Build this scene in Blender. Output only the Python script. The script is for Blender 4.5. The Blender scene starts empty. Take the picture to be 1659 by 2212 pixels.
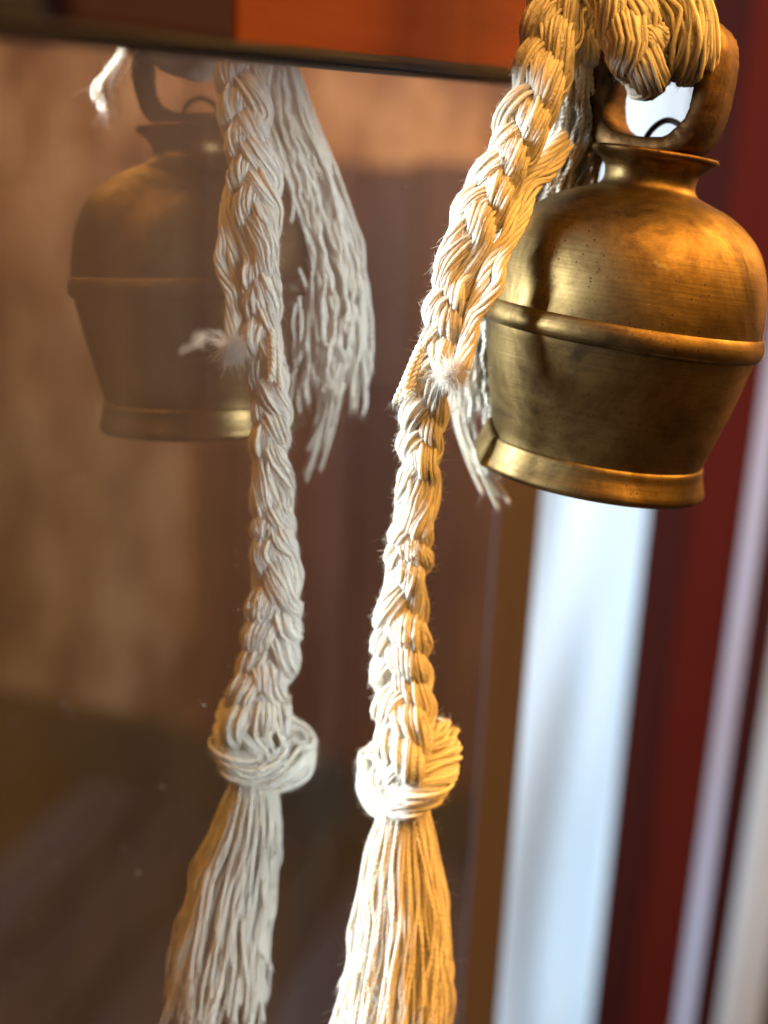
import bpy, math, random
import numpy as np
from mathutils import Vector, Matrix

rng = np.random.default_rng(11)
random.seed(7)
sc = bpy.context.scene
COL = sc.collection

# ------------------------------------------------------------------ camera
F, W, H = 2762.0, 1659.0, 2212.0          # focal length and frame in picture units
PITCH, ROLL, BETA = map(math.radians, (18.05, 2.58, 17.73))
CAM = np.array([0.0, 0.0, 1.18])          # camera height above the floor
fwd = np.array([math.cos(BETA) * math.cos(PITCH), math.sin(BETA) * math.cos(PITCH), -math.sin(PITCH)])
r0 = np.array([math.sin(BETA), -math.cos(BETA), 0.0])
u0 = np.cross(r0, fwd)
rt = math.cos(ROLL) * r0 + math.sin(ROLL) * u0
up = -math.sin(ROLL) * r0 + math.cos(ROLL) * u0
cd = bpy.data.cameras.new('camera')
cam = bpy.data.objects.new('camera', cd)
COL.objects.link(cam)
cam.matrix_world = Matrix(((rt[0], up[0], -fwd[0], CAM[0]), (rt[1], up[1], -fwd[1], CAM[1]),
                           (rt[2], up[2], -fwd[2], CAM[2]), (0, 0, 0, 1)))
cd.sensor_fit = 'HORIZONTAL'
cd.sensor_width = 36.0
cd.lens = 36.0 * F / W
cd.clip_start = 0.005
cd.clip_end = 60
cd.dof.use_dof = True
cd.dof.focus_distance = 0.286
cd.dof.aperture_fstop = 8.4
sc.camera = cam

# ------------------------------------------------------------------ light
world = bpy.data.worlds.new('World')
sc.world = world
world.use_nodes = True
bg = world.node_tree.nodes['Background']
bg.inputs[0].default_value = (0.85, 0.45, 0.20, 1)
bg.inputs[1].default_value = 0.10


def area(name, loc, target, size, power, color, size_y=None):
    ld = bpy.data.lights.new(name, 'AREA')
    ld.energy = power
    ld.color = color
    ld.size = size
    if size_y:
        ld.shape = 'RECTANGLE'
        ld.size_y = size_y
    o = bpy.data.objects.new(name, ld)
    COL.objects.link(o)
    o.location = loc
    d = Vector(target) - Vector(loc)
    o.rotation_euler = d.to_track_quat('-Z', 'Y').to_euler()
    return o


# daylight falling through the glass door onto the cords
area('daylight', (-0.03, 0.92, 1.285), (0.30, 0.06, 1.11), 0.45, 62, (0.93, 0.97, 1.0), 0.40)
# warm lamp of the room, on the other side
area('warm_lamp', (0.95, -0.80, 1.85), (0.31, 0.05, 1.12), 0.7, 40.0, (1.0, 0.44, 0.08))
# added warm fill, high behind the viewer, for the fronts of the cords
area('warm_fill', (-0.15, -0.80, 2.35), (0.31, 0.05, 1.14), 1.2, 66.0, (1.0, 0.445, 0.085))
# daylight outside the doorway, behind its curtain
area('doorway_daylight', (1.38, 0.095, 1.05), (1.25, 0.095, 1.05), 0.32, 2.4, (0.66, 0.87, 1.0), 2.0)
# added warm light on the plaster wall, brightening its reflection in the glass
area('wall_fill', (1.42, -0.95, 1.64), (2.0, -0.95, 1.10), 0.3, 30, (1.0, 0.52, 0.24))

sc.view_settings.view_transform = 'Standard'
sc.view_settings.look = 'None'
sc.view_settings.exposure = 0.0
sc.view_settings.gamma = 1.0
sc.view_settings.use_curve_mapping = False
sc.cycles.use_denoising = True
sc.cycles.max_bounces = 10
sc.cycles.transparent_max_bounces = 16
sc.cycles.caustics_reflective = False
sc.cycles.caustics_refractive = False
sc.cycles.sample_clamp_indirect = 6.0


# ------------------------------------------------------------------ helpers
def ray(px, py):
    return fwd + rt * (px - W / 2) / F - up * (py - H / 2) / F


def at(px, py, z):
    return CAM + ray(px, py) * z


def on_y(px, py, y):
    v = ray(px, py)
    return CAM + v * (y / v[1])


def on_x(px, py, x):
    v = ray(px, py)
    return CAM + v * (x / v[0])


def link(name, me, mat, parent=None):
    o = bpy.data.objects.new(name, me)
    COL.objects.link(o)
    if mat is not None:
        for m in (mat if isinstance(mat, (list, tuple)) else [mat]):
            me.materials.append(m)
    if parent is not None:
        o.parent = parent
    return o


def empty(name, loc=(0, 0, 0), label=None, cat=None, group=None):
    o = bpy.data.objects.new(name, None)
    o.empty_display_size = 0.01
    COL.objects.link(o)
    o.location = loc
    return tag(o, label, cat, group)


def tag(o, label=None, cat=None, group=None, kind=None):
    if label:
        o['label'] = label
    if cat:
        o['category'] = cat
    if group:
        o['group'] = group
    if kind:
        o['kind'] = kind
    return o


def mesh(name, verts, faces, smooth=True, uv=None):
    me = bpy.data.meshes.new(name)
    verts = np.asarray(verts, dtype=np.float32)
    faces = np.asarray(faces, dtype=np.int32)
    nf, k = faces.shape
    me.vertices.add(len(verts))
    me.vertices.foreach_set('co', verts.ravel())
    me.loops.add(nf * k)
    me.loops.foreach_set('vertex_index', faces.ravel())
    me.polygons.add(nf)
    me.polygons.foreach_set('loop_start', np.arange(0, nf * k, k, dtype=np.int32))
    me.polygons.foreach_set('loop_total', np.full(nf, k, dtype=np.int32))
    me.polygons.foreach_set('use_smooth', np.full(nf, smooth, dtype=bool))
    if uv is not None:
        l = me.uv_layers.new(name='UVMap')
        l.data.foreach_set('uv', np.asarray(uv, dtype=np.float32).ravel())
    me.update(calc_edges=True)
    me.validate()
    return me


def box(name, lo, hi, mat, parent=None, bevel=0.0, off=None):
    """box between two corners, given in world space; bevelled edges"""
    import bmesh
    lo, hi = np.minimum(lo, hi), np.maximum(lo, hi)
    off = np.zeros(3) if off is None else np.asarray(off)
    bm = bmesh.new()
    bmesh.ops.create_cube(bm, size=1.0)
    for v in bm.verts:
        v.co = Vector((lo + hi) / 2 - off) + Vector([v.co[i] * (hi - lo)[i] for i in range(3)])
    if bevel > 0:
        bmesh.ops.bevel(bm, geom=list(bm.edges), offset=bevel, segments=2, profile=0.6, affect='EDGES')
    me = bpy.data.meshes.new(name)
    bm.to_mesh(me)
    bm.free()
    return link(name, me, mat, parent)


def spline(pts, n):
    """Catmull-Rom through pts (any columns), resampled evenly on the first three"""
    P = np.asarray(pts, float)
    P = np.vstack([2 * P[0] - P[1], P, 2 * P[-1] - P[-2]])
    out = []
    for i in range(1, len(P) - 2):
        t = np.linspace(0, 1, 40, endpoint=False)[:, None]
        a, b, c, d = P[i - 1], P[i], P[i + 1], P[i + 2]
        out.append(0.5 * (2 * b + (c - a) * t + (2 * a - 5 * b + 4 * c - d) * t ** 2 + (3 * b - a - 3 * c + d) * t ** 3))
    out.append(P[-2][None])
    Q = np.vstack(out)
    s = np.concatenate([[0], np.cumsum(np.linalg.norm(np.diff(Q[:, :3], axis=0), axis=1))])
    ss = np.linspace(0, s[-1], n)
    return np.stack([np.interp(ss, s, Q[:, k]) for k in range(Q.shape[1])], 1), ss


def unit(v):
    return v / np.maximum(np.linalg.norm(v, axis=-1, keepdims=True), 1e-12)


def wander(t, n, amp, step):
    """smooth random walk: t curves of n samples, 3 components"""
    k = max(4, int(n / step) + 3)
    c = rng.normal(0, amp, (t, k, 3))
    x = np.linspace(1, k - 2.001, n)
    i = x.astype(int)
    f = (x - i)[None, :, None]
    f = f * f * (3 - 2 * f)
    return c[:, i] * (1 - f) + c[:, np.minimum(i + 1, k - 1)] * f


def tubes(P, R, sides=7, cap=True):
    """P: T x N x 3 centre lines, R: T x N radii -> verts, quads, uv"""
    P = np.asarray(P, float)
    T, N, _ = P.shape
    R = np.broadcast_to(R, (T, N))
    tan = unit(np.gradient(P, axis=1))
    a = np.tile(np.array([0.31, 0.47, 0.83]), (T, 1))
    nrm = np.zeros_like(P)
    a = unit(np.cross(tan[:, 0], a))
    for i in range(N):
        a = unit(a - (a * tan[:, i]).sum(1, keepdims=True) * tan[:, i])
        nrm[:, i] = a
    bi = np.cross(tan, nrm)
    th = np.linspace(0, 2 * np.pi, sides, endpoint=False)
    V = P[:, :, None] + R[:, :, None, None] * (np.cos(th)[None, None, :, None] * nrm[:, :, None] + np.sin(th)[None, None, :, None] * bi[:, :, None])
    idx = np.arange(T * N * sides).reshape(T, N, sides)
    A, B = idx[:, :-1], idx[:, 1:]
    A2, B2 = np.roll(A, -1, 2), np.roll(B, -1, 2)
    faces = np.stack([A, A2, B2, B], -1).reshape(-1, 4)
    s = np.concatenate([np.zeros((T, 1)), np.cumsum(np.linalg.norm(np.diff(P, axis=1), axis=2), 1)], 1)
    s = s + rng.uniform(0, 1, (T, 1))
    u = np.arange(sides) / sides
    du = 1.0 / sides
    s0 = np.broadcast_to(s[:, :-1, None], A.shape)
    s1 = np.broadcast_to(s[:, 1:, None], A.shape)
    uu = np.broadcast_to(u, A.shape)
    uv = np.stack([np.stack([uu, s0], -1), np.stack([uu + du, s0], -1), np.stack([uu + du, s1], -1), np.stack([uu, s1], -1)], -2).reshape(-1, 2)
    return V.reshape(-1, 3), faces, uv


# ------------------------------------------------------------------ materials
def nt(name):
    m = bpy.data.materials.new(name)
    m.use_nodes = True
    t = m.node_tree
    t.nodes.clear()
    out = t.nodes.new('ShaderNodeOutputMaterial')
    return m, t, out


def node(t, kind, **kw):
    n = t.nodes.new(kind)
    for k, v in kw.items():
        if k.startswith('_'):
            setattr(n, k[1:], v)
        else:
            n.inputs[k.replace('__', ' ')].default_value = v
    return n


def ramp(t, stops, src):
    n = t.nodes.new('ShaderNodeValToRGB')
    e = n.color_ramp.elements
    e[0].position, e[0].color = stops[0][0], (*stops[0][1], 1)
    e[1].position, e[1].color = stops[-1][0], (*stops[-1][1], 1)
    for p, c in stops[1:-1]:
        x = e.new(p)
        x.color = (*c, 1)
    t.links.new(src, n.inputs[0])
    return n.outputs[0]


def cotton_mat(name, base, dark):
    m, t, out = nt(name)
    p = node(t, 'ShaderNodeBsdfPrincipled', Roughness=0.9)
    p.inputs['Specular IOR Level'].default_value = 0.03
    p.inputs['Subsurface Weight'].default_value = 0.7
    p.inputs['Subsurface Radius'].default_value = (1.0, 0.8, 0.6)
    p.inputs['Subsurface Scale'].default_value = 0.0016
    p.inputs['Sheen Weight'].default_value = 0.12
    p.inputs['Sheen Roughness'].default_value = 0.5
    uv = node(t, 'ShaderNodeUVMap')
    mp = node(t, 'ShaderNodeMapping')
    mp.inputs['Scale'].default_value = (3.0, 900.0, 1)
    mp.inputs['Rotation'].default_value = (0, 0, 0)
    t.links.new(uv.outputs[0], mp.inputs[0])
    # the ply twist of each yarn: slanted ridges along its length
    wv = node(t, 'ShaderNodeTexWave', Scale=1.0, Distortion=1.2, Detail=2.0)
    wv.bands_direction = 'DIAGONAL'
    t.links.new(mp.outputs[0], wv.inputs['Vector'])
    tc = node(t, 'ShaderNodeTexCoord')
    nz = node(t, 'ShaderNodeTexNoise', Scale=1300.0, Detail=3.0, Roughness=0.65)
    t.links.new(tc.outputs['Object'], nz.inputs['Vector'])
    nz2 = node(t, 'ShaderNodeTexNoise', Scale=90.0, Detail=2.0)
    t.links.new(tc.outputs['Object'], nz2.inputs['Vector'])
    c = ramp(t, [(0.3, dark), (0.65, base)], nz2.outputs['Fac'])
    t.links.new(c, p.inputs['Base Color'])
    b1 = node(t, 'ShaderNodeBump', Strength=0.35, Distance=0.00025)
    t.links.new(wv.outputs['Fac'], b1.inputs['Height'])
    b2 = node(t, 'ShaderNodeBump', Strength=0.9, Distance=0.0006)
    t.links.new(nz.outputs['Fac'], b2.inputs['Height'])
    t.links.new(b1.outputs[0], b2.inputs['Normal'])
    t.links.new(b2.outputs[0], p.inputs['Normal'])
    tr = node(t, 'ShaderNodeBsdfTranslucent')
    t.links.new(c, tr.inputs[0])
    mx = node(t, 'ShaderNodeMixShader', Fac=0.20)
    t.links.new(p.outputs[0], mx.inputs[1])
    t.links.new(tr.outputs[0], mx.inputs[2])
    t.links.new(mx.outputs[0], out.inputs[0])
    return m


def wood_mat(name, c0, c1, rough=0.35, scale=(3, 60, 60), coat=0.0, bump=0.15, spec=0.5):
    m, t, out = nt(name)
    p = node(t, 'ShaderNodeBsdfPrincipled', Roughness=rough)
    p.inputs['Coat Weight'].default_value = coat
    p.inputs['Coat Roughness'].default_value = 0.12
    p.inputs['Specular IOR Level'].default_value = spec
    tc = node(t, 'ShaderNodeTexCoord')
    mp = node(t, 'ShaderNodeMapping')
    mp.inputs['Scale'].default_value = scale
    t.links.new(tc.outputs['Object'], mp.inputs[0])
    nz = node(t, 'ShaderNodeTexNoise', Scale=1.0, Detail=6.0, Roughness=0.65, Distortion=0.6)
    t.links.new(mp.outputs[0], nz.inputs['Vector'])
    c = ramp(t, [(0.3, c0), (0.7, c1)], nz.outputs['Fac'])
    t.links.new(c, p.inputs['Base Color'])
    b = node(t, 'ShaderNodeBump', Strength=bump, Distance=0.002)
    t.links.new(nz.outputs['Fac'], b.inputs['Height'])
    t.links.new(b.outputs[0], p.inputs['Normal'])
    t.links.new(p.outputs[0], out.inputs[0])
    return m


def brass_mat(name, bright, mid, dark, rough, pits=1.0, lines=1.0, lump=0.0):
    m, t, out = nt(name)
    p = node(t, 'ShaderNodeBsdfPrincipled', Metallic=1.0)
    tc = node(t, 'ShaderNodeTexCoord')
    o = tc.outputs['Object']
    nz = node(t, 'ShaderNodeTexNoise', Scale=42.0, Detail=9.0, Roughness=0.68, Distortion=0.5)
    t.links.new(o, nz.inputs['Vector'])
    base = ramp(t, [(0.36, dark), (0.48, mid), (0.62, bright)], nz.outputs['Fac'])
    # lathe lines: noise that only changes along the axis
    mp = node(t, 'ShaderNodeMapping')
    mp.inputs['Scale'].default_value = (22, 22, 1700)
    t.links.new(o, mp.inputs[0])
    ln = node(t, 'ShaderNodeTexNoise', Scale=1.0, Detail=4.0, Roughness=0.7)
    t.links.new(mp.outputs[0], ln.inputs['Vector'])
    lm = node(t, 'ShaderNodeMapRange')
    lm.inputs[1].default_value, lm.inputs[2].default_value = 0.35, 0.75
    lm.inputs[3].default_value, lm.inputs[4].default_value = 1.0 - 0.22 * lines, 1.0
    t.links.new(ln.outputs['Fac'], lm.inputs[0])
    mul = node(t, 'ShaderNodeMixRGB', Fac=1.0, _blend_type='MULTIPLY')
    t.links.new(base, mul.inputs[1])
    t.links.new(lm.outputs[0], mul.inputs[2])
    # green-grey patina in a few blotches
    pn = node(t, 'ShaderNodeTexNoise', Scale=75.0, Detail=4.0, Roughness=0.7)
    pmp = node(t, 'ShaderNodeMapping')
    pmp.inputs['Location'].default_value = (0.3, 0.1, 0.77)
    pmp.inputs['Scale'].default_value = (1, 1, 1.8)
    t.links.new(o, pmp.inputs[0])
    t.links.new(pmp.outputs[0], pn.inputs['Vector'])
    pm = node(t, 'ShaderNodeMapRange')
    pm.inputs[1].default_value, pm.inputs[2].default_value = 0.62, 0.74
    pm.inputs[3].default_value, pm.inputs[4].default_value = 0.0, 0.65
    t.links.new(pn.outputs['Fac'], pm.inputs[0])
    pat = node(t, 'ShaderNodeMixRGB')
    pat.inputs[2].default_value = (0.20, 0.19, 0.15, 1)
    t.links.new(pm.outputs[0], pat.inputs[0])
    t.links.new(mul.outputs[0], pat.inputs[1])
    # casting pits
    vo = node(t, 'ShaderNodeTexVoronoi', Scale=900.0)
    t.links.new(o, vo.inputs['Vector'])
    vm = node(t, 'ShaderNodeMapRange')
    vm.inputs[1].default_value, vm.inputs[2].default_value = 0.16, 0.30
    vm.inputs[3].default_value, vm.inputs[4].default_value = 1.0, 0.0
    t.links.new(vo.outputs['Distance'], vm.inputs[0])
    wh = node(t, 'ShaderNodeMath', _operation='GREATER_THAN')
    sep = node(t, 'ShaderNodeSeparateColor')
    t.links.new(vo.outputs['Color'], sep.inputs[0])
    t.links.new(sep.outputs[0], wh.inputs[0])
    wh.inputs[1].default_value = 1.0 - 0.22 * pits
    cl = node(t, 'ShaderNodeTexNoise', Scale=38.0, Detail=2.0)
    t.links.new(o, cl.inputs['Vector'])
    cm = node(t, 'ShaderNodeMapRange')
    cm.inputs[1].default_value, cm.inputs[2].default_value = 0.40, 0.60
    t.links.new(cl.outputs['Fac'], cm.inputs[0])
    m1 = node(t, 'ShaderNodeMath', _operation='MULTIPLY')
    t.links.new(vm.outputs[0], m1.inputs[0])
    t.links.new(wh.outputs[0], m1.inputs[1])
    m2 = node(t, 'ShaderNodeMath', _operation='MULTIPLY')
    t.links.new(m1.outputs[0], m2.inputs[0])
    t.links.new(cm.outputs[0], m2.inputs[1])
    pit = node(t, 'ShaderNodeMixRGB')
    pit.inputs[2].default_value = (0.045, 0.03, 0.02, 1)
    t.links.new(m2.outputs[0], pit.inputs[0])
    t.links.new(pat.outputs[0], pit.inputs[1])
    t.links.new(pit.outputs[0], p.inputs['Base Color'])
    # roughness
    rm = node(t, 'ShaderNodeMapRange')
    rm.inputs[1].default_value, rm.inputs[2].default_value = 0.3, 0.7
    rm.inputs[3].default_value, rm.inputs[4].default_value = rough + 0.14, rough
    t.links.new(nz.outputs['Fac'], rm.inputs[0])
    t.links.new(rm.outputs[0], p.inputs['Roughness'])
    # relief
    b1 = node(t, 'ShaderNodeBump', Strength=0.10 * lines + 0.02, Distance=0.0004)
    t.links.new(ln.outputs['Fac'], b1.inputs['Height'])
    b2 = node(t, 'ShaderNodeBump', Strength=0.04, Distance=0.0001, _invert=True)
    t.links.new(m2.outputs[0], b2.inputs['Height'])
    t.links.new(b1.outputs[0], b2.inputs['Normal'])
    n3 = node(t, 'ShaderNodeTexNoise', Scale=140.0, Detail=4.0, Roughness=0.6)
    t.links.new(o, n3.inputs['Vector'])
    b3 = node(t, 'ShaderNodeBump', Strength=0.10 + lump, Distance=0.0008)
    t.links.new(n3.outputs['Fac'], b3.inputs['Height'])
    t.links.new(b2.outputs[0], b3.inputs['Normal'])
    t.links.new(b3.outputs[0], p.inputs['Normal'])
    t.links.new(p.outputs[0], out.inputs[0])
    return m


def flat_mat(name, c, rough=0.7, metallic=0.0):
    m, t, out = nt(name)
    p = node(t, 'ShaderNodeBsdfPrincipled', Roughness=rough, Metallic=metallic)
    tc = node(t, 'ShaderNodeTexCoord')
    nz = node(t, 'ShaderNodeTexNoise', Scale=30.0, Detail=4.0)
    t.links.new(tc.outputs['Object'], nz.inputs['Vector'])
    cc = ramp(t, [(0.3, tuple(0.8 * x for x in c)), (0.7, tuple(min(1, 1.12 * x) for x in c))], nz.outputs['Fac'])
    t.links.new(cc, p.inputs['Base Color'])
    t.links.new(p.outputs[0], out.inputs[0])
    return m


def glass_mats():
    # front face: clear pane, reflects as both of its faces together do (Schlick)
    m, t, out = nt('pane_glass')
    lw = node(t, 'ShaderNodeLayerWeight', Blend=0.5)
    pw = node(t, 'ShaderNodeMath', _operation='POWER')
    t.links.new(lw.outputs['Facing'], pw.inputs[0])
    pw.inputs[1].default_value = 5.0
    ma = node(t, 'ShaderNodeMath', _operation='MULTIPLY_ADD')
    t.links.new(pw.outputs[0], ma.inputs[0])
    ma.inputs[1].default_value, ma.inputs[2].default_value = 0.95, 0.047
    ml = node(t, 'ShaderNodeMath', _operation='MULTIPLY')
    t.links.new(ma.outputs[0], ml.inputs[0])
    ml.inputs[1].default_value = 1.45
    ml.use_clamp = True
    tr = node(t, 'ShaderNodeBsdfTransparent', Color=(0.93, 0.94, 0.93, 1))
    gl = node(t, 'ShaderNodeBsdfGlossy', Color=(1, 1, 1, 1), Roughness=0.0)
    mx = node(t, 'ShaderNodeMixShader')
    t.links.new(ml.outputs[0], mx.inputs[0])
    t.links.new(tr.outputs[0], mx.inputs[1])
    t.links.new(gl.outputs[0], mx.inputs[2])
    # thin film of dust and finger grease
    tc = node(t, 'ShaderNodeTexCoord')
    nz = node(t, 'ShaderNodeTexNoise', Scale=14.0, Detail=5.0, Roughness=0.6)
    t.links.new(tc.outputs['Object'], nz.inputs['Vector'])
    mr = node(t, 'ShaderNodeMapRange')
    mr.inputs[1].default_value, mr.inputs[2].default_value = 0.3, 0.75
    mr.inputs[3].default_value, mr.inputs[4].default_value = 0.010, 0.034
    t.links.new(nz.outputs['Fac'], mr.inputs[0])
    df = node(t, 'ShaderNodeBsdfDiffuse', Color=(0.75, 0.72, 0.70, 1))
    mx2 = node(t, 'ShaderNodeMixShader')
    t.links.new(mr.outputs[0], mx2.inputs[0])
    t.links.new(mx.outputs[0], mx2.inputs[1])
    t.links.new(df.outputs[0], mx2.inputs[2])
    t.links.new(mx2.outputs[0], out.inputs[0])
    m2, t, out = nt('pane_glass_back')
    tr = node(t, 'ShaderNodeBsdfTransparent', Color=(0.96, 0.98, 0.97, 1))
    t.links.new(tr.outputs[0], out.inputs[0])
    return m, m2


def emit_mat(name, c, s):
    m, t, out = nt(name)
    e = node(t, 'ShaderNodeEmission', Color=(*c, 1), Strength=s)
    t.links.new(e.outputs[0], out.inputs[0])
    return m


def sheer_mat(name, c, diff=0.3):
    m, t, out = nt(name)
    a = node(t, 'ShaderNodeBsdfTranslucent', Color=(*c, 1))
    b = node(t, 'ShaderNodeBsdfDiffuse', Color=(*c, 1))
    mx = node(t, 'ShaderNodeMixShader', Fac=diff)
    t.links.new(a.outputs[0], mx.inputs[1])
    t.links.new(b.outputs[0], mx.inputs[2])
    t.links.new(mx.outputs[0], out.inputs[0])
    return m


COTTON = cotton_mat('cotton', (0.90, 0.84, 0.72), (0.83, 0.76, 0.62))
FUZZ = cotton_mat('cotton_fuzz', (0.92, 0.88, 0.80), (0.86, 0.80, 0.70))
BRASS = brass_mat('bell_brass', (0.25, 0.180, 0.078), (0.135, 0.092, 0.038), (0.045, 0.031, 0.018), 0.40)
BRONZE = brass_mat('loop_bronze', (0.19, 0.112, 0.043), (0.09, 0.052, 0.023), (0.03, 0.019, 0.013), 0.46, pits=1.6, lines=0.2, lump=0.45)
IRON = flat_mat('dark_iron', (0.05, 0.04, 0.035), 0.5, 0.8)
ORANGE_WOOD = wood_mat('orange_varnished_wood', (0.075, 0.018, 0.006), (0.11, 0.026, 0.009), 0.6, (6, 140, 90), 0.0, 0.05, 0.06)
RAIL_REFLECTION = wood_mat('rail_dark_reflection', (0.011, 0.005, 0.014), (0.018, 0.008, 0.02), 0.7, (6, 140, 90), 0.0, 0.05, 0.05)
GREY_WOOD = wood_mat('grey_brown_wood', (0.008, 0.010, 0.024), (0.014, 0.016, 0.034), 0.75, (6, 140, 90), 0.0, 0.05, 0.05)
BEAD_WOOD = wood_mat('weathered_bead_wood', (0.012, 0.013, 0.022), (0.026, 0.028, 0.044), 0.85, (20, 500, 500), 0.0, 0.3, 0.03)
BLACK = flat_mat('gap_black', (0.015, 0.012, 0.012), 0.6)
GLASS, GLASS_BACK = glass_mats()
FLOOR_WOOD = wood_mat('floor_wood', (0.009, 0.010, 0.020), (0.020, 0.021, 0.040), 0.4, (2, 20, 20), 0.2, 0.1)

FLOORS = [FLOOR_WOOD, wood_mat('sheen_floor_wood', (0.022, 0.026, 0.05), (0.045, 0.052, 0.095), 0.4, (2, 20, 20), 0.1, 0.1),  # greyer planks: daylight sheen on the floor put into their tone
          wood_mat('dark_floor_wood', (0.010, 0.008, 0.008), (0.02, 0.015, 0.015), 0.38, (2, 20, 20), 0.2, 0.1)]

# ------------------------------------------------------------------ setting
XW = 2.0                                             # the far wall, across the line of sight
FZ = on_x(350, 1700, XW)[2]                          # floor level where the wall meets it
Y0 = on_x(1100, 1500, XW)[1]                         # opening in the far wall: left ...

floor = tag(box('floor', (-1.6, -2.6, FZ - 0.06), (XW + 1.4, 3.2, FZ - 0.012), BLACK), kind='structure')
y = -2.5
k = 0
pb = None
while y < 3.1:
    o = box('plank', (-1.5, y, FZ - 0.012), (XW, y + 0.116, FZ), FLOORS[int(rng.integers(0, 3))], floor, 0.002)
    y += 0.12

YC0, YC1 = -0.062, on_x(1108, 1500, 1.25)[1]
# thin white curtain hanging in the doorway, lit from behind
ny, nz_ = 160, 60
yy = np.linspace(YC0, YC1, ny)
zz = np.linspace(FZ + 0.01, 2.3, nz_)
YY, ZZ = np.meshgrid(yy, zz)
drift = 0.02 * np.sin(ZZ * 5.0) + 0.03 * np.sin(ZZ * 2.3 + 1)
XX = 1.25 + 0.010 * np.sin((YY + drift) * 40) + 0.004 * np.sin((YY - drift) * 90 + 1.3) + 0.010 * np.sin(ZZ * 9 + YY * 30)
idx = np.arange(ny * nz_).reshape(nz_, ny)
fc_ = np.stack([idx[:-1, :-1], idx[:-1, 1:], idx[1:, 1:], idx[1:, :-1]], -1).reshape(-1, 4)
cur = link('curtain', mesh('curtain', np.stack([XX, YY, ZZ], -1).reshape(-1, 3), fc_), sheer_mat('sheer_white_cloth', (0.82, 0.91, 0.98), 0.2))
sol = cur.modifiers.new('thickness', 'SOLIDIFY')
sol.thickness = 0.0006
tag(cur, 'thin white curtain glowing with daylight in the doorway below the bell', 'curtain')

SKIRT = flat_mat('skirting_black', (0.008, 0.009, 0.010))
# panelled wall seen through the glass
wl = empty('panelled_wall', (XW, 0.8, FZ), 'dark brown panelled wall seen blurred through the glass door', 'wall')
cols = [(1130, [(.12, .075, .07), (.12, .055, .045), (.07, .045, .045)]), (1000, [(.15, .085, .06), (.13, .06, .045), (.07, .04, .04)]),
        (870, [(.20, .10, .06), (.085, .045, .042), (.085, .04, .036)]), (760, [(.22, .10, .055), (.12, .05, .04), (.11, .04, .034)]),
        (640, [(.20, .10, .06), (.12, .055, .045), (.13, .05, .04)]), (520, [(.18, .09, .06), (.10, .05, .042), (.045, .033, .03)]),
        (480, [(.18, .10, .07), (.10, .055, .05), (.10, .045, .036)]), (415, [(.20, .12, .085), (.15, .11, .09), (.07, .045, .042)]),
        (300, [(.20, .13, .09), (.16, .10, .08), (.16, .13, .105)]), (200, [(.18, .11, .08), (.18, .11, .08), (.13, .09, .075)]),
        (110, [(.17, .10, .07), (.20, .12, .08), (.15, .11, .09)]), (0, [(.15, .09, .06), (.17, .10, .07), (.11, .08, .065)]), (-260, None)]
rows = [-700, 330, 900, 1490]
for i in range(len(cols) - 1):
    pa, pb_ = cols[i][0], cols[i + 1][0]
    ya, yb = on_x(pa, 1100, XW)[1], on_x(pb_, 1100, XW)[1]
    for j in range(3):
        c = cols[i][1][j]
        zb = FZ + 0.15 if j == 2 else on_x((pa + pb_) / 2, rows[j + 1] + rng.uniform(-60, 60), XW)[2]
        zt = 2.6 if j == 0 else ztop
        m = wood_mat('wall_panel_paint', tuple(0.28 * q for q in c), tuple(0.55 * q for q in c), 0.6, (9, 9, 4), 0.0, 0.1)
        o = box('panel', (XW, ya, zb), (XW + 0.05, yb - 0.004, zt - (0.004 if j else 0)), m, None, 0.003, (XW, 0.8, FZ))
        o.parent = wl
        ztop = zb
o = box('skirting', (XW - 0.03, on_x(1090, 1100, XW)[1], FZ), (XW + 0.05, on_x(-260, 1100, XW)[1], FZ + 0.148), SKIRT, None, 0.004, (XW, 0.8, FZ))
o.parent = wl

# plaster wall on the lamp side, seen as the warm reflection in the glass
PLASTER, pt_, po_ = nt('stained_ochre_plaster')
pp_ = node(pt_, 'ShaderNodeBsdfPrincipled', Roughness=0.9)
pc_ = node(pt_, 'ShaderNodeTexCoord')
pm_ = node(pt_, 'ShaderNodeMapping')
pm_.inputs['Scale'].default_value = (1, 5.5, 2.6)
pt_.links.new(pc_.outputs['Object'], pm_.inputs[0])
pn_ = node(pt_, 'ShaderNodeTexNoise', Scale=1.6, Detail=5.0, Roughness=0.6)
pt_.links.new(pm_.outputs[0], pn_.inputs['Vector'])
pt_.links.new(ramp(pt_, [(0.34, (0.07, 0.035, 0.022)), (0.47, (0.32, 0.20, 0.12)), (0.58, (0.56, 0.44, 0.32))], pn_.outputs['Fac']), pp_.inputs['Base Color'])
pt_.links.new(pp_.outputs[0], po_.inputs[0])
tag(box('plaster_wall', (XW, -2.4, FZ), (XW + 0.08, 0.16, 2.8), PLASTER, None, 0.004),
    'ochre plaster wall lit warmly, mirrored in the glass at left', 'wall')

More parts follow.
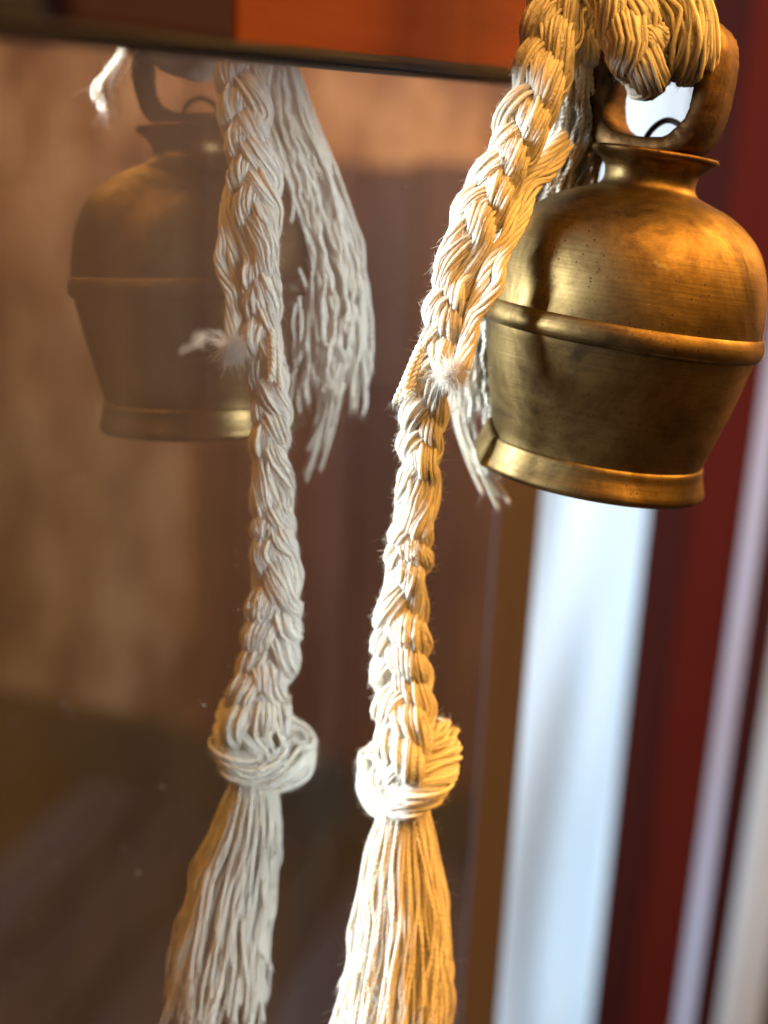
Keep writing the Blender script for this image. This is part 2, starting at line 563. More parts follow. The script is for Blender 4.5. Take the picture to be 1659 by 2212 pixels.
tag(box('wall_skirting', (XW - 0.03, -2.4, FZ), (XW - 0.002, -0.775, FZ + 0.148), SKIRT, None, 0.004), 'black skirting board along the foot of the ochre plaster wall', 'skirting')
cab = empty('added_cabinet', (XW, -0.25, FZ), 'dark brown wooden cabinet added by the plaster wall to dim its reflection behind the cords', 'cabinet')  # unseen cabinet, added so the glass mirrors something dark here
CABW = wood_mat('cabinet_wood', (0.05, 0.022, 0.018), (0.085, 0.036, 0.028), 0.6, (12, 12, 3), 0.0, 0.1, 0.2)
for j, (ya, yb, zt) in enumerate([(0.155, -0.20, 1.09), (-0.204, -0.40, 1.085), (-0.404, -0.60, 1.075), (-0.604, -0.77, 0.60)]):
    o = box('door_panel', (XW - 0.06, yb, FZ + 0.15), (XW - 0.004, ya, zt), CABW, None, 0.004, (XW, -0.25, FZ))
    o.parent = cab
o = box('plinth', (XW - 0.05, -0.765, FZ), (XW - 0.006, 0.15, FZ + 0.148), SKIRT, None, 0.002, (XW, -0.25, FZ))
o.parent = cab

# doorway post, between the two bright strips at the right
XP = 1.12
pw_ = empty('doorway_post', (XP, 0, FZ), 'dark red wooden doorway post with a pale frosted strip, behind the bell', 'post')


def post_part(name, pa, pb_, mat, x0, x1):
    ya, yb = on_x(pa, 1600, XP)[1], on_x(pb_, 1600, XP)[1]
    o = box(name, (x0, yb, FZ), (x1, ya, 2.7), mat, None, 0.002, (XP, 0, FZ))
    o.parent = pw_


FROST, ft, fo = nt('lilac_tinted_glass')
f1 = node(ft, 'ShaderNodeBsdfTransparent', Color=(1.0, 0.94, 1.0, 1))
f2 = node(ft, 'ShaderNodeBsdfDiffuse', Color=(0.5, 0.48, 0.6, 1))
f3 = node(ft, 'ShaderNodeMixShader', Fac=0.03)
ft.links.new(f1.outputs[0], f3.inputs[1])
ft.links.new(f2.outputs[0], f3.inputs[2])
ft.links.new(f3.outputs[0], fo.inputs[0])
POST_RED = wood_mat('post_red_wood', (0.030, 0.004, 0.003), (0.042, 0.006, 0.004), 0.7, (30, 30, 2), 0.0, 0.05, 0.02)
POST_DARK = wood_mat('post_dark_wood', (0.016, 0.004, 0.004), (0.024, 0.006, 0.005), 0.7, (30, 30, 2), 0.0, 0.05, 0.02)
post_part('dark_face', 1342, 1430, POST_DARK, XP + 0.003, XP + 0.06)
post_part('red_face', 1430, 1540, POST_RED, XP, XP + 0.06)
post_part('frosted_strip', 1540, 1579, FROST, XP + 0.02, XP + 0.026)
post_part('outer_face', 1579, 1640, POST_DARK, XP, XP + 0.06)

# ------------------------------------------------------------------ glass door
YG = 0.100
XE = on_y(1044, 1500, YG)[0]
XS = on_y(1131, 1500, YG)[0] - XE
door = empty('glass_door', (XE, YG, FZ), 'varnished wooden door with a large clear glass pane, at left of the cords', 'door')
DO = (XE, YG, FZ)
ZR = CAM[2] + 0.0053


def dbox(name, lo, hi, mat, bevel=0.001):
    o = box(name, lo, hi, mat, None, bevel, DO)
    o.parent = door
    return o


gv = [(-0.35, YG, FZ + 0.12), (XE + XS - .001, YG, FZ + 0.12), (XE + XS - .001, YG, ZR + 0.004), (-0.35, YG, ZR + 0.004),
      (-0.35, YG + .004, FZ + 0.12), (XE + XS - .001, YG + .004, FZ + 0.12), (XE + XS - .001, YG + .004, ZR + 0.004), (-0.35, YG + .004, ZR + 0.004)]
me = mesh('glass_pane', np.array(gv) - np.array(DO), [[0, 1, 2, 3], [5, 4, 7, 6], [1, 5, 6, 2], [4, 0, 3, 7], [3, 2, 6, 7], [4, 5, 1, 0]], False)
pane = link('glass_pane', me, [GLASS, GLASS_BACK], door)
me.polygons.foreach_set('material_index', [0, 1, 1, 1, 1, 1])
YF = YG - 0.006                                      # front of the rail boards
xg0, xg1 = on_y(98, 30, YF)[0], on_y(158, 30, YF)[0]
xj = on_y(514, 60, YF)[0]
dbox('rail_board', (-0.35, YF, ZR + 0.0008), (xg0, YG + 0.03, ZR + 0.14), GREY_WOOD, 0.0015)
dbox('rail_board', (xg1, YF, ZR + 0.0008), (xj - 0.0004, YG + 0.03, ZR + 0.14), RAIL_REFLECTION, 0.002)  # dark reflection in the varnished rail, put into the colour as its own board
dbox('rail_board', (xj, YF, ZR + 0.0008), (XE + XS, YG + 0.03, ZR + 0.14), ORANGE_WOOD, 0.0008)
dbox('rail_core', (-0.35, YG + 0.006, ZR + 0.0045), (XE + XS - 0.003, YG + 0.026, ZR + 0.139), BLACK)
bx = np.linspace(-0.34, XE, 60)
bt = np.interp(bx, [-0.35, 0.13, 0.25, 0.45, 0.60], [0.0005, 0.0012, 0.0026, 0.0046, 0.0050]) + 0.0001 * np.sin(bx * 90)
BV = []
for x_, t_ in zip(bx, bt):
    BV += [(x_, YG - 0.0005, ZR + 0.0003), (x_, YF - 0.0016, ZR + 0.0004), (x_, YF - 0.0020, ZR + 0.5 * t_), (x_, YF - 0.0015, ZR + t_), (x_, YG - 0.0005, ZR + t_ + 0.0002)]
BF = []
for i in range(59):
    for j in range(5):
        a, b = i * 5 + j, i * 5 + (j + 1) % 5
        BF.append([a, b, b + 5, a + 5])
link('glazing_bead', mesh('glazing_bead', np.array(BV) - np.array(DO), BF, False), BEAD_WOOD, door)
dbox('gap_shadow', (-0.35, YG - 0.0025, ZR - 0.0008), (XE, YG - 0.0003, ZR + 0.0002), BLACK, 0.0002)  # black strip in place of the shadow in the gap under the bead
STILE = wood_mat('stile_wood', (0.032, 0.028, 0.042), (0.048, 0.040, 0.058), 0.9, (40, 40, 3), 0.0, 0.05, 0.1)
dbox('stile', (XE, YG - 0.0005, FZ + 0.002), (XE + XS, YG - 0.0002, ZR - 0.001), STILE, 0.00005)
dbox('stile', (-0.42, YG - 0.006, FZ + 0.002), (-0.35, YG + 0.03, ZR + 0.14), STILE, 0.0015)
dbox('bottom_rail', (-0.35, YG - 0.006, FZ + 0.002), (XE, YG + 0.03, FZ + 0.12), STILE, 0.0015)

# ------------------------------------------------------------------ bell
BT = np.array([0.3219, 0.0382, -0.0105]) + CAM - rt * 0.0007
BB = np.array([0.3140, 0.0452, -0.0914]) + CAM - rt * 0.0007
az = unit(BT - BB)                                   # bell axis, pointing up
e_dir = math.cos(math.radians(39)) * rt - math.sin(math.radians(39)) * fwd
ex = unit(e_dir - (e_dir @ az) * az)                 # in the plane of the hanging loop
ey = np.cross(az, ex)
MB = Matrix(((ex[0], ey[0], az[0], BT[0]), (ex[1], ey[1], az[1], BT[1]), (ex[2], ey[2], az[2], BT[2]), (0, 0, 0, 1)))
bell = empty('brass_bell', (0, 0, 0), 'tarnished brass bell hanging from the white cords by its thick loop', 'bell')
bell.matrix_world = MB


def lathe(name, prof, mat, seg=128, close=False, wob=0.0):
    prof = np.array(prof) * 0.001 * np.array([1.025, 1.012])
    n = len(prof)
    th = np.linspace(0, 2 * np.pi, seg, endpoint=False)
    r = prof[:, 0][:, None] * (1 + wob * np.sin(th * 3 + 1)[None] + 0.6 * wob * np.sin(th * 7 + prof[:, 1][:, None] * 300)[:])
    V = np.stack([r * np.cos(th), r * np.sin(th), np.broadcast_to(-prof[:, 1][:, None], r.shape)], -1).reshape(-1, 3)
    idx = np.arange(n * seg).reshape(n, seg)
    A, B = idx[:-1], idx[1:]
    faces = np.stack([A, B, np.roll(B, -1, 1), np.roll(A, -1, 1)], -1).reshape(-1, 4)
    return link(name, mesh(name, V, faces), mat, bell)


def smooth_prof(pts, n):
    return spline(np.hstack([np.array(pts, float), np.zeros((len(pts), 1))]), n)[0][:, :2]


body = smooth_prof([(12.4, 2.2), (11.2, 3.8), (10.7, 5.5), (10.8, 7.2), (11.8, 8.6), (14.8, 9.8), (19.6, 11.6), (24.0, 14.4), (27.8, 18.2), (30.4, 23.0),
                    (32.0, 28.5), (32.8, 34.0), (33.1, 38.8)], 64)
lower = smooth_prof([(32.5, 44.6), (31.7, 48), (30.4, 54), (28.9, 60), (27.3, 66), (26.2, 70), (25.8, 72.4)], 30)
inner = smooth_prof([(24.4, 79), (24.2, 72), (27, 60), (30, 48), (30.6, 36), (27, 22), (18, 13), (0.2, 11)], 30)
lathe('shell', np.vstack([body, lower, inner]), BRASS, 144, wob=0.003)
lathe('belly_band', smooth_prof([(32.7, 38.2), (33.2, 38.5), (33.7, 39.4), (34.1, 40.8), (34.1, 42.2), (33.6, 43.4), (32.7, 44.0), (32.2, 44.1), (32.4, 44.9)], 30), BRASS, 144, wob=0.003)
lathe('lip', smooth_prof([(25.4, 71.4), (26.1, 71.8), (26.4, 72.6), (26.6, 74.2), (27.1, 76.0), (27.6, 77.6), (27.7, 78.8), (27.0, 79.6), (25.8, 79.8), (24.2, 79.2)], 34), BRASS, 144, wob=0.004)
lathe('crown_flange', smooth_prof([(0.3, -0.4), (9, -0.4), (13.9, -0.3), (14.7, 0.2), (14.6, 0.9), (13.6, 1.7), (12.2, 2.6), (11.0, 4.2)], 34), BRONZE, 96, wob=0.014)

# hanging loop: a broad flat band bent into a D
n = 96
th = np.linspace(0, 2 * np.pi, n, endpoint=False)


def sup(a, b, p=2.35):
    c, s = np.cos(th), np.sin(th)
    return np.stack([a * np.sign(c) * np.abs(c) ** (2 / p), b * np.sign(s) * np.abs(s) ** (2 / p)], 1)


ro, ri = sup(16.2, 16.6, 3.0), sup(11.7, 12.2, 3.0)
cz = 15.2
hw = 6.0
sect = [(0, -1), (0.12, -1.08), (0.5, -1.1), (0.88, -1.08), (1, -1), (1.06, 0), (1, 1), (0.88, 1.08), (0.5, 1.1), (0.12, 1.08), (0, 1), (-0.03, 0)]
V = []
for (q, w) in sect:
    p2 = ri * (1 - q) + ro * q
    V.append(np.stack([p2[:, 0] - 1.6, np.full(n, w * hw - 1.2), p2[:, 1] + cz], 1))
V = np.array(V)                                       # k x n x 3
V += rng.normal(0, 0.07, V.shape) + 0.22 * np.sin(np.arange(n) * 0.5)[None, :, None] * rng.normal(0, .5, (len(sect), 1, 3))
k = len(sect)
idx = np.arange(k * n).reshape(k, n)
A, B = idx, np.roll(idx, -1, 0)
faces = np.stack([A, np.roll(A, -1, 1), np.roll(B, -1, 1), B], -1).reshape(-1, 4)
link('hanging_loop', mesh('hanging_loop', V.reshape(-1, 3) * 0.001, faces), BRONZE, bell)

# iron staple that carries the clapper: arch above the crown, tail poking out at the back left
arch = [(-8.5, 7, -2), (-8, 7, 1), (-6, 7, 5.8), (-2.5, 7, 8.4), (1.5, 7, 7.4), (3.6, 7, 3.6), (4, 7, -2)]
P, _ = spline(np.array(arch, float) * 0.001, 40)
v, f_, uv = tubes(P[None], np.full((1, 40), 0.00075), 8)
link('clapper_staple', mesh('clapper_staple', v, f_), IRON, bell)
tail = [(-14, 9, 4), (-17.5, 9, 5.5), (-19.5, 8.5, 7.0), (-21, 8, 7.2)]
P, _ = spline(np.array(tail, float) * 0.001, 16)
v, f_, uv = tubes(P[None], np.full((1, 16), 0.0011), 8)
link('wire_end', mesh('wire_end', v, f_), IRON, bell)
# clapper
cp = smooth_prof([(0.9, 12), (0.9, 55), (1.4, 68), (4.0, 74), (5.4, 79), (4.6, 83.0), (2.2, 85.0), (0.2, 85.6)], 40)
clap = lathe('clapper', cp, IRON, 32)
clap.matrix_basis = Matrix((ex, ey, az)).to_4x4() @ Matrix.Rotation(math.radians(-1.5), 4, Vector(fwd))   # hangs straight down
# split tab on the lip, where the casting is torn
ang = None
lv = -rt - 0.30 * fwd
la = math.atan2(lv @ ey, lv @ ex)
tp = smooth_prof([(26.0, 69.4), (26.8, 69.2), (27.4, 70.2), (28.0, 72.2), (28.8, 74.4), (29.3, 76.0), (28.6, 77.0), (26.4, 76.6), (26.0, 73)], 22) * 1.02
tn = len(tp)
V = np.array([[(r_ + 0.5) * math.cos(la + da) * 0.001, (r_ + 0.5) * math.sin(la + da) * 0.001, -(h_ + 1.6 + 9.0 * da) * 0.001]
              for da in np.linspace(0.0, -0.34, 9) for r_, h_ in tp])
Fq = [[i * tn + j, i * tn + (j + 1) % tn, (i + 1) * tn + (j + 1) % tn, (i + 1) * tn + j] for i in range(8) for j in range(tn)]
Fq += [[k_, k_ + 1, tn - 2 - k_, tn - 1 - k_] for k_ in range(tn // 2 - 1)]
link('torn_tab', mesh('torn_tab', V, Fq, True), BRASS, bell)


# ------------------------------------------------------------------ cotton cords
def pack(n_out, n_in, ro_, ri_):
    o = [(ro_ * math.cos(2 * math.pi * j / n_out), ro_ * math.sin(2 * math.pi * j / n_out)) for j in range(n_out)]
    i = [(ri_ * math.cos(2 * math.pi * j / n_in + .4), ri_ * math.sin(2 * math.pi * j / n_in + .4)) for j in range(n_in)]
    return np.array(o + i)


FUZZSEED = []                                         # surface points for the loose fibres: pos, out, tangent


def fuzz(name, seeds, parent, count, length=(0.001, 0.0035), r=0.000022, flow=0.5):
    pos, outv, tan = [np.vstack(x) for x in zip(*seeds)]
    i = rng.integers(0, len(pos), count)
    p, o, t_ = pos[i], outv[i], tan[i]
    d = unit(o + rng.normal(0, .45, p.shape) + flow * t_ * rng.choice([-1, 1], (count, 1)))
    L = rng.uniform(*length, (count, 1)) * rng.uniform(.4, 1.0, (count, 1))
    bend = (rng.normal(0, .7, p.shape) + np.array([0, 0, -0.25])) * (1.0 if flow < 2 else 0.25)
    if flow >= 2:
        bend = bend - o * 0.35
    N = 5
    s = np.linspace(0, 1, N)[None, :, None]
    C = p[:, None] + d[:, None] * L[:, None] * s + bend[:, None] * L[:, None] * s ** 2 * 0.6
    R = np.linspace(1, 0.35, N)[None] * r * rng.uniform(.7, 1.3, (count, 1))
    v, f_, uv = tubes(C, R, 3)
    ob = link(name, mesh(name, v, f_, True, uv), FUZZ, parent)
    return tag(ob, kind='stuff')


def bundle(C, lat, radius, yr, n_out=9, n_in=3, twist=0.0, wob=0.12, flat=(1.0, 1.0), taper=None):
    """yarn centre lines running along centre line C (N x 3)"""
    N = len(C)
    tan = unit(np.gradient(C, axis=0))
    a = unit(lat - (lat * tan).sum(1, keepdims=True) * tan)
    b = np.cross(tan, a)
    s = np.concatenate([[0], np.cumsum(np.linalg.norm(np.diff(C, axis=0), axis=1))])
    pk = pack(n_out, n_in, 1.0, 0.42)
    kk = max(4, int(s[-1] / 0.006))
    ang = twist * s[None] + np.stack([np.interp(s, np.linspace(0, s[-1], kk), rng.normal(0, 0.16, kk)) for _ in range(len(pk))])
    ca, sa = np.cos(ang), np.sin(ang)
    rad = np.broadcast_to(radius, (N,)) - yr
    X = (pk[:, 0:1] * ca - pk[:, 1:2] * sa) * flat[0] * rad
    Y = (pk[:, 0:1] * sa + pk[:, 1:2] * ca) * flat[1] * rad
    wd = wander(len(pk), N, wob * radius if np.isscalar(radius) else wob * radius.mean(), max(6, N / (s[-1] / 0.012)))
    P = C[None] + X[..., None] * a[None] + Y[..., None] * b[None] + wd
    out = unit(X[..., None] * a[None] + Y[..., None] * b[None])
    return P, out, np.broadcast_to(tan[None], P.shape)


def braid(parent, pts, period, normal, name='strand', rs=0.285, A=0.24, B=0.145, yr=0.00030, n_out=32, n_in=1, step=0.0009, phase=0.0, seeds=None, wob=0.09):
    """three plaited strands; pts: x y z width"""
    Q0, s = spline(pts, 50)
    N = int(s[-1] / step)
    Q, s = spline(pts, N)
    C, wd = Q[:, :3], Q[:, 3]
    tan = unit(np.gradient(C, axis=0))
    nor = np.broadcast_to(np.asarray(normal, float), C.shape)
    nor = unit(nor - (nor * tan).sum(1, keepdims=True) * tan)
    lat = np.cross(tan, nor)
    ph0 = 2 * np.pi * s / period + phase + 0.75 * np.interp(s, np.linspace(0, s[-1], 24), rng.normal(0, 1, 24))
    wj = wd * np.interp(s, np.linspace(0, s[-1], 26), rng.normal(1, .06, 26))
    out = []
    for kx in range(3):
        ph = ph0 + 2 * np.pi * kx / 3
        c = C + (wj * A * np.sin(ph))[:, None] * lat + (wj * B * np.sin(2 * ph))[:, None] * nor
        rr = wj * rs * (1 + 0.10 * np.cos(2 * ph)) * np.interp(s, np.linspace(0, s[-1], 30), rng.normal(1, .12, 30))
        c = c + wander(1, N, 0.00045, 9)[0]
        P, o, t_ = bundle(c, lat * 0.8 + nor * 0.2, rr, yr, n_out, n_in, twist=110, wob=wob)
        yr_ = yr * rng.uniform(1.0, 1.6, (len(P), 1)) * np.ones((1, N))
        yr_[n_out:] = rr * 0.95                        # the strand's packed core
        P[n_out:] = c
        v, f_, uv = tubes(P, yr_, 7)
        link(name, mesh(name, v, f_, True, uv), COTTON, parent)
        if seeds is not None:
            seeds.append((P[:n_out].reshape(-1, 3), o[:n_out].reshape(-1, 3), t_[:n_out].reshape(-1, 3)))
    return C, s


def pts(rows):
    return [np.concatenate([at(a, b, z), [w]]) for a, b, z, w in rows]


# ---- the long plaited cord with its knot and tassel
cord = empty('plaited_cord', at(872, 1740, 0.325), 'long plaited white cotton cord with a knot and tassel, hanging left of the bell', 'cord')
cord.location = (0, 0, 0)
seeds = []
C_main, _ = braid(cord, pts([(1268, -620, .2960, .0125), (1240, -330, .2930, .0125), (1225, -150, .2915, .0125), (1203, 0, .2905, .0125), (1187, 110, .2895, .0125), (1158, 210, .2890, .0122), (1110, 320, .2888, .0120), (1060, 410, .2888, .0118),
                             (1030, 480, .2890, .0112), (1000, 560, .2898, .0108), (968, 650, .2905, .0105), (950, 750, .2928, .0104), (928, 850, .2955, .0104),
                             (911, 950, .2990, .0102), (899, 1060, .3035, .0102), (887, 1160, .3075, .0106), (870, 1260, .3115, .0128), (865, 1360, .315, .0142), (866, 1460, .3182, .0146),
                             (872, 1560, .3180, .0140), (874, 1640, .3165, .0130), (872, 1690, .3225, .011)]),
                  0.0275, (-1, 0.12, 0), seeds=seeds)
fuzz('fuzz', seeds, cord, 30000, (0.0006, 0.0022), 0.000018, 0.9)
fuzz('surface_fibre', seeds, cord, 30000, (0.0015, 0.004), 0.00005, 2.2)
fuzz('fuzz', seeds, cord, 500, (0.002, 0.0045), 0.000012)

# knot: the plait turned once round itself
kc = at(882, 1648, 0.3232)
kz = np.array([0, 0, 1.0])
tt = np.linspace(-0.9, 2 * np.pi - 0.4, 100)
side = rt                                             # image right
front = -fwd
kn, rad = [], []
for a in tt:                                          # 0 = front, +90 degrees = image right
    sa, ca = math.sin(a), math.cos(a)
    lobe = (side * 0.0076 + fwd * 0.0022) * sa if sa > 0 else (side * 0.0082 - fwd * 0.0080) * sa
    kn.append(kc + lobe + front * (0.0058 * ca - 0.0005)
              + up * (-0.0018 + (0.0042 if sa > 0 else 0.0038) * sa - 0.0055 * max(0, ca) + 0.003 * max(0, -ca)))
    rad.append(0.0040 + 0.0026 * max(0, sa) + 0.0016 * max(0, -sa))
kn, rad = np.array(kn), np.array(rad)
P, o, t_ = bundle(kn, np.broadcast_to(up, kn.shape), rad, 0.0004, 44, 1, twist=120, wob=0.10, flat=(1.2, 0.85))
yk = np.full((45, len(kn)), 0.00046)
yk[44] = rad * 0.86
P[44] = kn
v, f_, uv = tubes(P, yk, 7)
kob = link('knot', mesh('knot', v, f_, True, uv), COTTON, cord)
seedk = [(P[:28].reshape(-1, 3), o[:28].reshape(-1, 3), t_[:28].reshape(-1, 3))]
core = np.array([at(872, 1560, .3215), at(876, 1640, .3235), at(872, 1700, .3245), at(872, 1760, .3255)])
P2, _ = spline(core, 40)
P, o, t_ = bundle(P2, np.broadcast_to(rt, P2.shape), np.interp(np.linspace(0, 1, 40), [0, .4, .8, 1], [.0066, .0078, .0062, .0056]), 0.0004, 44, 12, twist=50, wob=0.06)
v, f_, uv = tubes(P, 0.0005, 7)
link('knot_core', mesh('knot_core', v, f_, True, uv), COTTON, cord)
fuzz('surface_fibre', seedk, cord, 5000, (0.0015, 0.004), 0.00005, 2.2)
fuzz('fuzz', seedk, cord, 5000, (0.0006, 0.0022), 0.000018, 0.9)


def tassel(parent, name, n_yarn, centre, spread, yr, lens, dirs, wob=0.0006, curl=0.0, N=44, fz=0):
    """loose yarns: centre = list of points, spread = radius at each, dirs = cross axes"""
    Q, s = spline([np.concatenate([c, [w]]) for c, w in zip(centre, spread)], 120)
    a, b = dirs
    sd = []
    for j in range(n_yarn):
        rr = math.sqrt((j + 0.5) / n_yarn)
        an = j * 2.39996
        L = rng.uniform(*lens)
        ss = np.linspace(0, s[-1] * L, N)
        c = np.stack([np.interp(ss, s, Q[:, k_]) for k_ in range(3)], 1)
        if L > 1:
            ex_ = np.clip(ss - s[-1], 0, None)[:, None]
            c = c + unit(Q[-1, :3] - Q[-6, :3]) * ex_
        w = np.interp(ss, s, Q[:, 3])
        jit = wander(1, N, wob, 7)[0] * np.linspace(.25, 1.2, N)[:, None]
        wave = curl * np.sin(ss * rng.uniform(600, 900) + rng.uniform(0, 6))[:, None] * unit(a * rng.normal() + b * rng.normal())
        an_ = an + 0.45 * rng.normal() * (ss / s[-1])
        p = c + (w * rr * np.cos(an_))[:, None] * a + (w * rr * np.sin(an_))[:, None] * b + jit + wave
        # two plies twisted round each other make one yarn
        tan = unit(np.gradient(p, axis=0))
        n1 = unit(np.cross(tan, np.array([0.3, 0.5, 0.8])))
        n2 = np.cross(tan, n1)
        NN = N * 3
        x = np.linspace(0, N - 1, NN)
        I = lambda q: np.stack([np.interp(x, np.arange(N), q[:, k_]) for k_ in range(3)], 1)
        p3, a3, b3, s3 = I(p), I(n1), I(n2), np.interp(x, np.arange(N), ss)
        tw = s3 * 2100
        off = (np.cos(tw)[:, None] * a3 + np.sin(tw)[:, None] * b3) * yr * 0.5
        PP = np.stack([p3 + off, p3 - off])
        tp = np.ones(NN) * yr * 0.62
        tp[-4:] *= np.array([1.0, 1.05, 0.95, 0.6])
        v, f_, uv = tubes(PP, tp[None], 6)
        link(name, mesh(name, v, f_, True, uv), COTTON, parent)
        sd.append((p, n1 * rng.choice([-1, 1], (N, 1)), tan))
        # brushed-out end
        sd.append((np.repeat(p[-1:], 25, 0), np.repeat(tan[-1:], 25, 0), np.repeat(tan[-1:], 25, 0)))
    if fz:
        fuzz('fuzz', sd, parent, fz)
    return sd


tassel(cord, 'tassel_yarn', 290,
       [at(872, 1725, .3250), at(871, 1760, .3262), at(868, 1840, .3275), at(868, 1960, .3285), at(860, 2090, .3290), at(842, 2230, .3300)],
       [.0052, .0058, .0082, .0108, .0125, .0140], 0.00036, (0.82, 1.12), (unit(np.array([0.3, 1.0, 0])), 1.35 * unit(np.array([-1.0, 0.3, 0.0]))), wob=0.0007, fz=14000)

# ---- the short cord behind, ending in a loose tassel
short = empty('short_cord', (0, 0, 0), 'short white cotton cord ending in a loose tassel, between plaited cord and bell', 'cord')
sd2 = []
braid(short, pts([(1290, -600, .3020, .0100), (1270, -320, .3015, .0100), (1262, -120, .3015, .0100), (1268, -20, .3020, .0100), (1262, 50, .3035, .0098), (1248, 120, .3065, .0096), (1228, 200, .3110, .0094)]), 0.024, (-1, 0.1, 0), seeds=sd2, phase=1.0)
fuzz('surface_fibre', sd2, short, 3500, (0.0015, 0.004), 0.00005, 2.2)
fuzz('fuzz', sd2, short, 4000, (0.0006, 0.0022), 0.000018, 0.9)
tassel(short, 'tassel_yarn', 130,
       [at(1240, 140, .3085), at(1230, 215, .3115), at(1216, 310, .3155), at(1140, 475, .3240), at(1030, 690, .3290), at(1008, 900, .3359)],
       [.0046, .0075, .0108, .0118, .0112, .0112], 0.00056, (0.80, 1.03), (unit(np.array([0.25, 1.0, 0])), unit(np.array([-1.0, 0.25, 0.3]))), wob=0.0011, curl=0.0004, fz=9000)
tassel(short, 'tassel_yarn', 9,
       [at(1110, 480, .3255), at(1030, 690, .3310), at(1005, 880, .3370), at(1035, 990, .3430), at(1085, 1085, .3495)],
       [.003, .003, .0030, .0030, .0046], 0.00056, (0.86, 1.02), (unit(np.array([0.25, 1.0, 0])), unit(np.array([-1.0, 0.25, 0.3]))), wob=0.0006, fz=200)

# ---- thin two-ply strand lying beside the plait, with a fluffy cut end
thin = empty('loose_strand', (0, 0, 0), 'thin two-ply cotton strand with a fluffy cut end, beside the plait near the bell', 'strand')
sd3 = []
for rows in ([(1215, 290, .300), (1170, 350, .2955), (1128, 395, .2930), (1108, 450, .2905), (1096, 510, .2880), (1062, 560, .2875), (1042, 610, .2880), (1024, 660, .2885), (1008, 730, .2890), (992, 790, .2893)],
             [(1225, 310, .302), (1190, 370, .2975), (1150, 405, .2945), (1132, 465, .2905), (1103, 520, .2880), (1080, 570, .2868), (1076, 612, .2865), (1052, 650, .2870), (1028, 685, .2880), (1017, 735, .2888), (1000, 795, .2890)]):
    Q, s = spline([at(*r_) for r_ in rows], 130)
    P, o, t_ = bundle(Q, np.broadcast_to(rt, Q.shape), 0.00165, 0.00048, 7, 1, twist=260, wob=0.05)
    v, f_, uv = tubes(P, 0.00052, 7)
    link('ply', mesh('ply', v, f_, True, uv), COTTON, thin)
    sd3.append((P[:7].reshape(-1, 3), o[:7].reshape(-1, 3), t_[:7].reshape(-1, 3)))
fuzz('fuzz', sd3, thin, 700)
# fluffy end
fc = at(975, 806, 0.2868)
g = unit(rng.normal(0, 1, (700, 3)))
pp = fc + g * 0.0015 * np.array([1.2, 1.2, 0.9]) + rng.normal(0, .0007, (700, 3))
fuzz('fluff', [(pp, g, unit(rng.normal(0, 1, (700, 3))))], thin, 1800, (0.0018, 0.0042), 0.000045, 1.2)

# frayed stub poking out of the plait on its left
stub = tassel(cord, 'frayed_yarn', 7, [at(915, 745, .2925), at(892, 800, .2925), at(868, 865, .2930)], [.0012, .0016, .0020], 0.00062, (0.85, 1.05),
              (rt, -fwd), wob=0.0002, N=16, fz=120)

# ---- the cord looped through the bell's hanging loop
loopc = empty('looped_cord', (0, 0, 0), 'thick plaited cotton cord looped through the bell\'s hanging loop, at the top', 'cord')
sd4 = []


def bl(x, y_, z):                                     # bell-local millimetres to world
    return BT + (ex * x + ey * y_ + az * z) * 0.001


fr = -1 if (ey @ fwd) > 0 else 1                      # local y sign of the side facing the camera
braid(loopc, [np.concatenate([p, [w]]) for p, w in [
    (at(1306, -620, .292), .0135), (at(1302, -330, .288), .0145), (at(1300, -150, .286), .0150), (at(1325, -40, .2845), .0150), (at(1360, 60, .2835), .0152), (at(1388, 120, .2860), .0140), (at(1395, 150, .2935), .0130),
    (at(1392, 150, .3030), .0125), (at(1390, 110, .3110), .0125), (at(1385, 20, .3140), .0130), (at(1375, -120, .3140), .0130), (at(1350, -600, .3100), .0130)]],
      0.030, -fwd + 0.3 * rt, seeds=sd4, phase=0.6, yr=0.00034, n_out=36)
C5, s5 = spline([at(1345, -620, .292), at(1365, -330, .288), at(1395, -150, .2865), at(1440, -50, .2855), at(1488, 30, .2835), at(1500, 95, .2845), at(1492, 135, .2900), at(1480, 140, .2990), at(1478, 95, .3070), at(1470, 0, .3090), at(1450, -120, .3090), at(1400, -600, .3060)], 300)
P, o, t_ = bundle(C5, np.broadcast_to(rt, C5.shape), np.interp(np.linspace(0, 1, 300), [0, .38, .48, .58, 1], [.0050, .0056, .0058, .0050, .0046]), 0.00036, 46, 1, twist=12, wob=0.06, flat=(1.0, 0.75))
yk = np.full((47, 300), 0.00044) * rng.uniform(.8, 1.3, (47, 1))
yk[46] = 0.0038
P[46] = C5
v, f_, uv = tubes(P, yk, 7)
link('wrap', mesh('wrap', v, f_, True, uv), COTTON, loopc)
sd4.append((P[:28].reshape(-1, 3), o[:28].reshape(-1, 3), t_[:28].reshape(-1, 3)))
fuzz('surface_fibre', sd4, loopc, 9000, (0.0015, 0.004), 0.00005, 2.2)
fuzz('fuzz', sd4, loopc, 9000, (0.0006, 0.0022), 0.000018, 0.9)

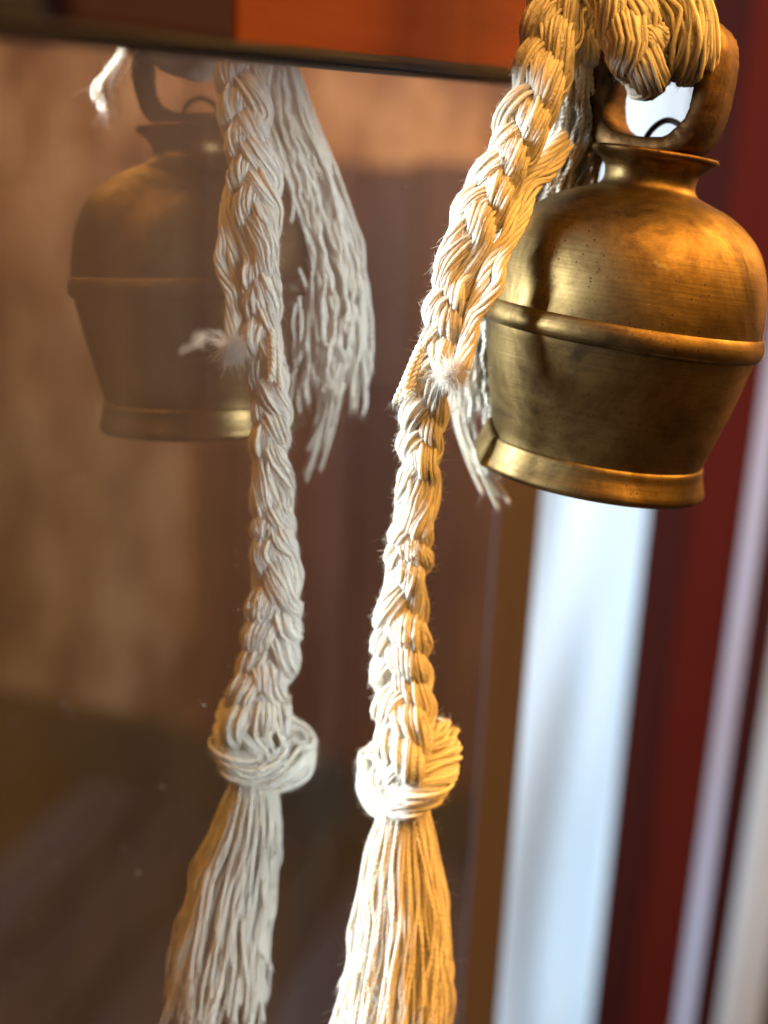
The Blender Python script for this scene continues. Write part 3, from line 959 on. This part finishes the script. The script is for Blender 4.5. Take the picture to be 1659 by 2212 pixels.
# ---- reflection of a frayed cord end, built as yarns hung behind the pane
tip = empty('mirrored_end', (0, 0, 0), 'reflected frayed cream cord end, built as yarns below the top rail, far left', 'cord')
tassel(tip, 'tassel_yarn', 12, [at(300, 40, .245), at(278, 110, .245), at(248, 155, .245), at(226, 190, .245), at(222, 232, .245)],
       [.0013, .0014, .0016, .0019, .0012], 0.0006, (0.88, 1.02), (rt, -fwd), wob=0.0003, N=24, fz=150)

# ---- dust and lint on the glass
n = 120
px = rng.uniform(20, 1050, n)
py = rng.uniform(200, 2190, n)
dots = [(510, 1190), (511, 1222), (527, 628), (707, 680), (878, 402), (845, 590), (299, 1885), (125, 1868), (430, 1512), (442, 1524), (665, 468), (600, 660), (145, 1049), (352, 1700)]
V, Fq = [], []
for i in range(n + len(dots)):
    big = i >= n
    a, b = (px[i], py[i]) if not big else dots[i - n]
    c = on_y(a, b, YG - 0.00012)
    r_ = rng.uniform(.00003, .00008) if not big else rng.uniform(.00008, .00013)
    base = len(V)
    for q in range(6):
        s_ = [(1, 0, 0), (-1, 0, 0), (0, 0, 1), (0, 0, -1), (0, .4, 0), (0, -.4, 0)][q]
        V.append(c + r_ * np.array(s_) * rng.uniform(.5, 1.5))
    for tri in ((0, 2, 4), (2, 1, 4), (1, 3, 4), (3, 0, 4), (2, 0, 5), (1, 2, 5), (3, 1, 5), (0, 3, 5)):
        Fq.append([base + x for x in tri])
dust = link('dust', mesh('dust', V, Fq, False), FUZZ)
tag(dust, 'tiny white dust specks stuck to the glass pane', 'dust', kind='stuff')

# lint caught on the pane
lc = np.array([on_y(440 + rng.uniform(-38, 38), 740 + rng.uniform(-18, 18), YG - 0.0003) for _ in range(9)])
L_ = []
for c in lc:
    d = unit(np.array([1.0, 0, -0.25 + rng.normal(0, .25)])) * rng.uniform(.003, .008)
    L_.append(np.stack([c - d * .5, c - d * .1 + rng.normal(0, .0002, 3) * [1, .2, 1], c + d * .2 + rng.normal(0, .0003, 3) * [1, .2, 1], c + d * .5]))
v, f_, uv = tubes(np.array(L_), np.full((9, 4), 0.000035), 4)
lint = link('lint', mesh('lint', v, f_, True, uv), FUZZ)
tag(lint, 'small tuft of white lint caught on the glass in front of the bell\'s reflection', 'lint')
